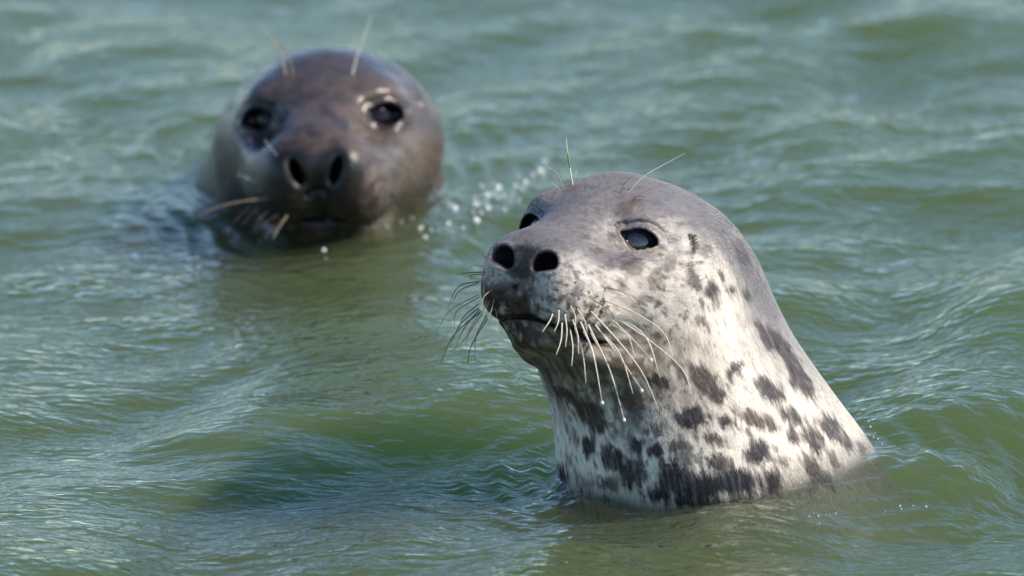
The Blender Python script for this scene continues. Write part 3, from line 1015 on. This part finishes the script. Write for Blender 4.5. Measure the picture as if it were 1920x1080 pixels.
def grow_fur(S, root, V, Q, N, n):
    """short wet tufts lying along the coat, one child of the seal"""
    r = np.random.default_rng(11)
    P = V[Q]
    area = 0.5 * np.linalg.norm(np.cross(P[:, 2] - P[:, 0], P[:, 3] - P[:, 1]), axis=1)
    ok = (P[:, :, 2].min(1) > -0.03) & (S.skin[Q].max(1) < 0.25)
    facing = (N[Q].mean(1) @ -FWD) > -0.45
    wgt = area * ok * np.where(facing, 1.0, 0.25)
    f = r.choice(len(Q), n, p=wgt / wgt.sum())
    a, b = r.random(n), r.random(n)
    w = np.stack([(1 - a) * (1 - b), a * (1 - b), a * b, (1 - a) * b], 1)
    bl = lambda X: (X[Q[f]] * w[:, :, None]).sum(1)
    p = bl(V); nn = bl(N); nn /= np.linalg.norm(nn, axis=1)[:, None]
    t = bl(S.tan); t -= nn * (t * nn).sum(1)[:, None]; t /= np.linalg.norm(t, axis=1)[:, None] + 1e-9
    side = np.cross(nn, t)
    sw = 0.35 * noise3(p * 18)[:, None] + 0.16 * r.normal(size=(n, 1))
    t = t + side * sw; t /= np.linalg.norm(t, axis=1)[:, None]
    H = (p - S.frame[0]) @ S.frame[1].T / S.frame[2]
    ln = (0.0028 + 0.0062 * sstep(0.08, -0.14, H[:, 0])) * r.uniform(0.6, 1.3, n)
    lift = r.uniform(0.05, 0.15, n)
    pts = np.empty((n, 4, 3), np.float32)
    for k in range(4):
        u = k / 3
        pts[:, k] = p - nn * 0.0002 + t * (ln * u)[:, None] + nn * (ln * lift * (u - 0.75 * u * u))[:, None]
    rad = np.empty((n, 4), np.float32)
    rad[:] = np.array((0.00023, 0.00023, 0.00016, 0.00003))[None] * r.uniform(0.7, 1.3, (n, 1))
    hc = bpy.data.hair_curves.new('fur')
    hc.add_curves([4] * n)
    hc.attributes['position'].data.foreach_set('vector', pts.ravel())
    ra = hc.attributes.get('radius') or hc.attributes.new('radius', 'FLOAT', 'POINT')
    ra.data.foreach_set('value', rad.ravel())
    c = bl(S.col) * r.uniform(0.96, 1.2, (n, 1))
    ca = hc.attributes.new('Col', 'FLOAT_COLOR', 'CURVE')
    cc = np.ones((n, 4), np.float32); cc[:, :3] = np.clip(c, 0, 1); ca.data.foreach_set('color', cc.ravel())
    m, nt, out = new_mat('fur_tufts')
    at = node(nt, 'ShaderNodeAttribute', attribute_name='Col')
    pr = node(nt, 'ShaderNodeBsdfPrincipled', i_Roughness=0.36); pr.inputs['Specular IOR Level'].default_value = 0.45
    link(nt, at.outputs['Color'], pr.inputs['Base Color']); link(nt, pr.outputs[0], out.inputs['Surface'])
    o = add_obj('fur', hc, m, root)
    tag(o, kind='stuff')
    return o


grow_fur(F, rootF, VF, QF, NF, 170000)
tips = []
for i, w in enumerate(NEAR):
    L = math.hypot(w[-1][0] - w[0][0], w[-1][1] - w[0][1])
    r = 0.0007 + 0.0004 * min(1, L / 150)
    o, c = whisker(F, rootF, w, -0.03 - 0.0002 * L, r, 0.00045, M_WH)
    tips.append(c)
for w in NEAR_DARK:
    whisker(F, rootF, w, -0.03, 0.0006, 0.0003, M_WD)
for w in FRONT:
    whisker(F, rootF, w, -0.02, 0.0007, 0.0004, M_WT)
for i, w in enumerate(FAR):
    whisker(F, rootF, w, 0.03 + 0.01 * (i % 3), 0.0008, 0.0004, M_WD if i % 3 != 2 else M_WT)  # most far-side whiskers coloured dark to stand for their shade
for i, (w, r) in enumerate(BROW):
    o, c = whisker(F, rootF, w, -0.005, r, 0.0004, M_WT if i in (1, 2, 6) else (M_WD if i in (5, 7) else M_WH), 'brow_whisker')
    if i == 0:
        V, Q = tube(c[3:8], [0.0004, 0.0010, 0.0009, 0.0010, 0.0004], 6)
        al = add_obj('algae_strand', mesh_from('algae_strand', V, Q), M_ALG)
        al.parent = o
# dark seal's hairs
for (w, r, m, nm) in (
    ([(549, 143), (545, 120), (538, 96)], .0018, M_WT, 'brow_whisker'), ([(536, 140), (522, 92), (500, 62), (475, 38)], .0016, M_WT, 'brow_whisker'),
    ([(660, 140), (672, 95), (685, 60), (698, 28)], .0021, M_WH, 'brow_whisker'),
    ([(772, 348), (800, 343), (826, 341)], .002, M_WT, 'whisker'), ([(745, 378), (765, 375), (782, 377)], .0014, M_WT, 'whisker'),
    ([(520, 292), (508, 278), (496, 262)], .0011, M_WH, 'whisker'), ([(485, 345), (465, 335), (445, 326)], .0012, M_WH, 'whisker'),
    ([(505, 372), (450, 378), (410, 388), (370, 405)], .0012, M_WT, 'whisker'), ([(500, 385), (475, 398), (452, 424)], .0009, M_WB, 'whisker'),
    ([(510, 392), (487, 410), (474, 438)], .0010, M_WB, 'whisker'), ([(525, 398), (500, 418), (481, 431)], .0009, M_WB, 'whisker'),
    ([(540, 402), (522, 428), (512, 446)], .0011, M_WT, 'whisker'), ([(495, 378), (462, 393), (437, 419)], .0008, M_WB, 'whisker'), ([(532, 405), (508, 430), (497, 447)], .0008, M_WB, 'whisker'),
):
    whisker(B, rootB, w, -0.02, r * (0.85 if nm[0] == 'b' else 0.62 if m is M_WT else 0.4), 0.0006, m, nm)

# ------------------------------------------------------------------ drops of water
def drop(name, c, r, label, cat, group, sc=(1, 1, 1)):
    V, Q = uv_sphere((0, 0, 0), r, 14, 9, sc)
    o = add_obj(name, mesh_from(name, V, Q), M_BEAD, None, tuple(c))
    return tag(o, label, cat, group)


for i in DROP_TIPS:
    drop('water_drop', tips[i][-1] - np.array((0, 0, 0.0016)), 0.0021, 'clear water drop hanging from a white whisker tip of the spotted seal', 'drop', 'drops on whisker tips', (1, 1, 1.2))
SPL = [(600, 437, 5), (750, 455, 7), (655, 525, 6), (715, 500, 5), (755, 535, 5), (805, 525, 5), (860, 540, 4), (895, 515, 4), (950, 560, 4), (548, 607, 6),
       (657, 640, 6), (597, 682, 5), (525, 680, 4), (550, 755, 6), (530, 545, 4), (645, 575, 5), (815, 655, 4), (352, 645, 6), (295, 780, 5), (432, 820, 4),
       (35, 835, 5), (135, 840, 5), (80, 910, 5), (910, 430, 5), (978, 462, 5), (1005, 403, 6), (1075, 335, 5), (1135, 300, 6), (1178, 362, 4), (1180, 208, 5)]
for (zx, zy, r) in SPL:
    x, y = 780 + zx / 4.91, 260 + zy / 4.91
    p = at_z(x, y + 12, 0.0) + np.array((0, 0, 0.008))
    drop('splash_drop', p, (0.0058 if r > 6 else 0.0048 if r > 5 else 0.0031 if r > 4 else 0.0024) * random.uniform(0.85, 1.1), 'bright water drop in the line of splashes between the two seals', 'drop', 'splash drops between the seals')

for (x, y, h) in ((1632, 800, .012), (1638, 820, .008), (1646, 823, .006), (1654, 831, .005), (1641, 812, .008), (1628, 790, .012)):
    p, dep = hit(F, x - 8, y)
    drop('water_bead', at_depth(x, y, dep + 0.004), random.uniform(0.0006, 0.0014), 'tiny bright water bead running off the nape of the spotted seal', 'drop', 'beads on the nape')
for (x, y, r) in ((660, 413, .0046), (735, 386, .003), (712, 392, .0026), (697, 398, .0024), (607, 472, .003), (752, 420, .0026), (790, 430, .003), (772, 412, .0024), (725, 428, .0022), (842, 388, .003)):
    p = at_z(x, y + 6, 0.0) + np.array((0, 0, 0.006))
    drop('water_bead', p, r, 'bright water bead at the waterline beside the muzzle of the dark seal', 'drop', 'beads round the dark seal')
for (x, y, r) in ((1736, 949, .0016), (1712, 951, .0010), (1687, 956, .0013), (1690, 964, .0008), (1517, 995, .0010), (1526, 989, .0007), (1534, 991, .0012), (1549, 983, .0009), (1556, 985, .0006), (1567, 976, .0010), (1536, 1002, .0008), (1660, 968, .0006)):
    p = at_z(x, y, 0.0)
    p[2] += float(water_disp(np.array([p[0]]), np.array([p[1]]))[0][0])  # some of these white beads stand for sun glints on the ripples
    drop('water_bead', p, r, 'tiny white bead for water drops and sun glints on the ripples at the foot of the spotted neck', 'drop', 'beads and painted glints on the ripples by the neck')
p = at_z(905, 903, 0.0); p[2] += float(water_disp(np.array([p[0]]), np.array([p[1]]))[0][0])
m_, nt, out = new_mat('bubble_film')
fw = node(nt, 'ShaderNodeLayerWeight', i_Blend=0.5); f4 = node(nt, 'ShaderNodeMath', operation='POWER', i_1=4.0); link(nt, fw.outputs['Facing'], f4.inputs[0])
fm = node(nt, 'ShaderNodeMath', operation='MULTIPLY', i_1=0.55); link(nt, f4.outputs[0], fm.inputs[0])  # white rim painted in for the bubble's bright edge reflection
tr = node(nt, 'ShaderNodeBsdfTransparent'); df = node(nt, 'ShaderNodeBsdfPrincipled', i_Roughness=0.1); df.inputs['Base Color'].default_value = (0.8, 0.83, 0.83, 1)
mx = node(nt, 'ShaderNodeMixShader'); link(nt, fm.outputs[0], mx.inputs[0]); link(nt, tr.outputs[0], mx.inputs[1]); link(nt, df.outputs[0], mx.inputs[2])
link(nt, mx.outputs[0], out.inputs['Surface'])
V, Q = uv_sphere((0, 0, 0), 0.008, 28, 16, (1.15, 1.15, 0.8))
tag(add_obj('air_bubble', mesh_from('air_bubble', V, Q), m_, None, tuple(p)), 'clear air bubble floating on the water before the spotted neck', 'bubble')
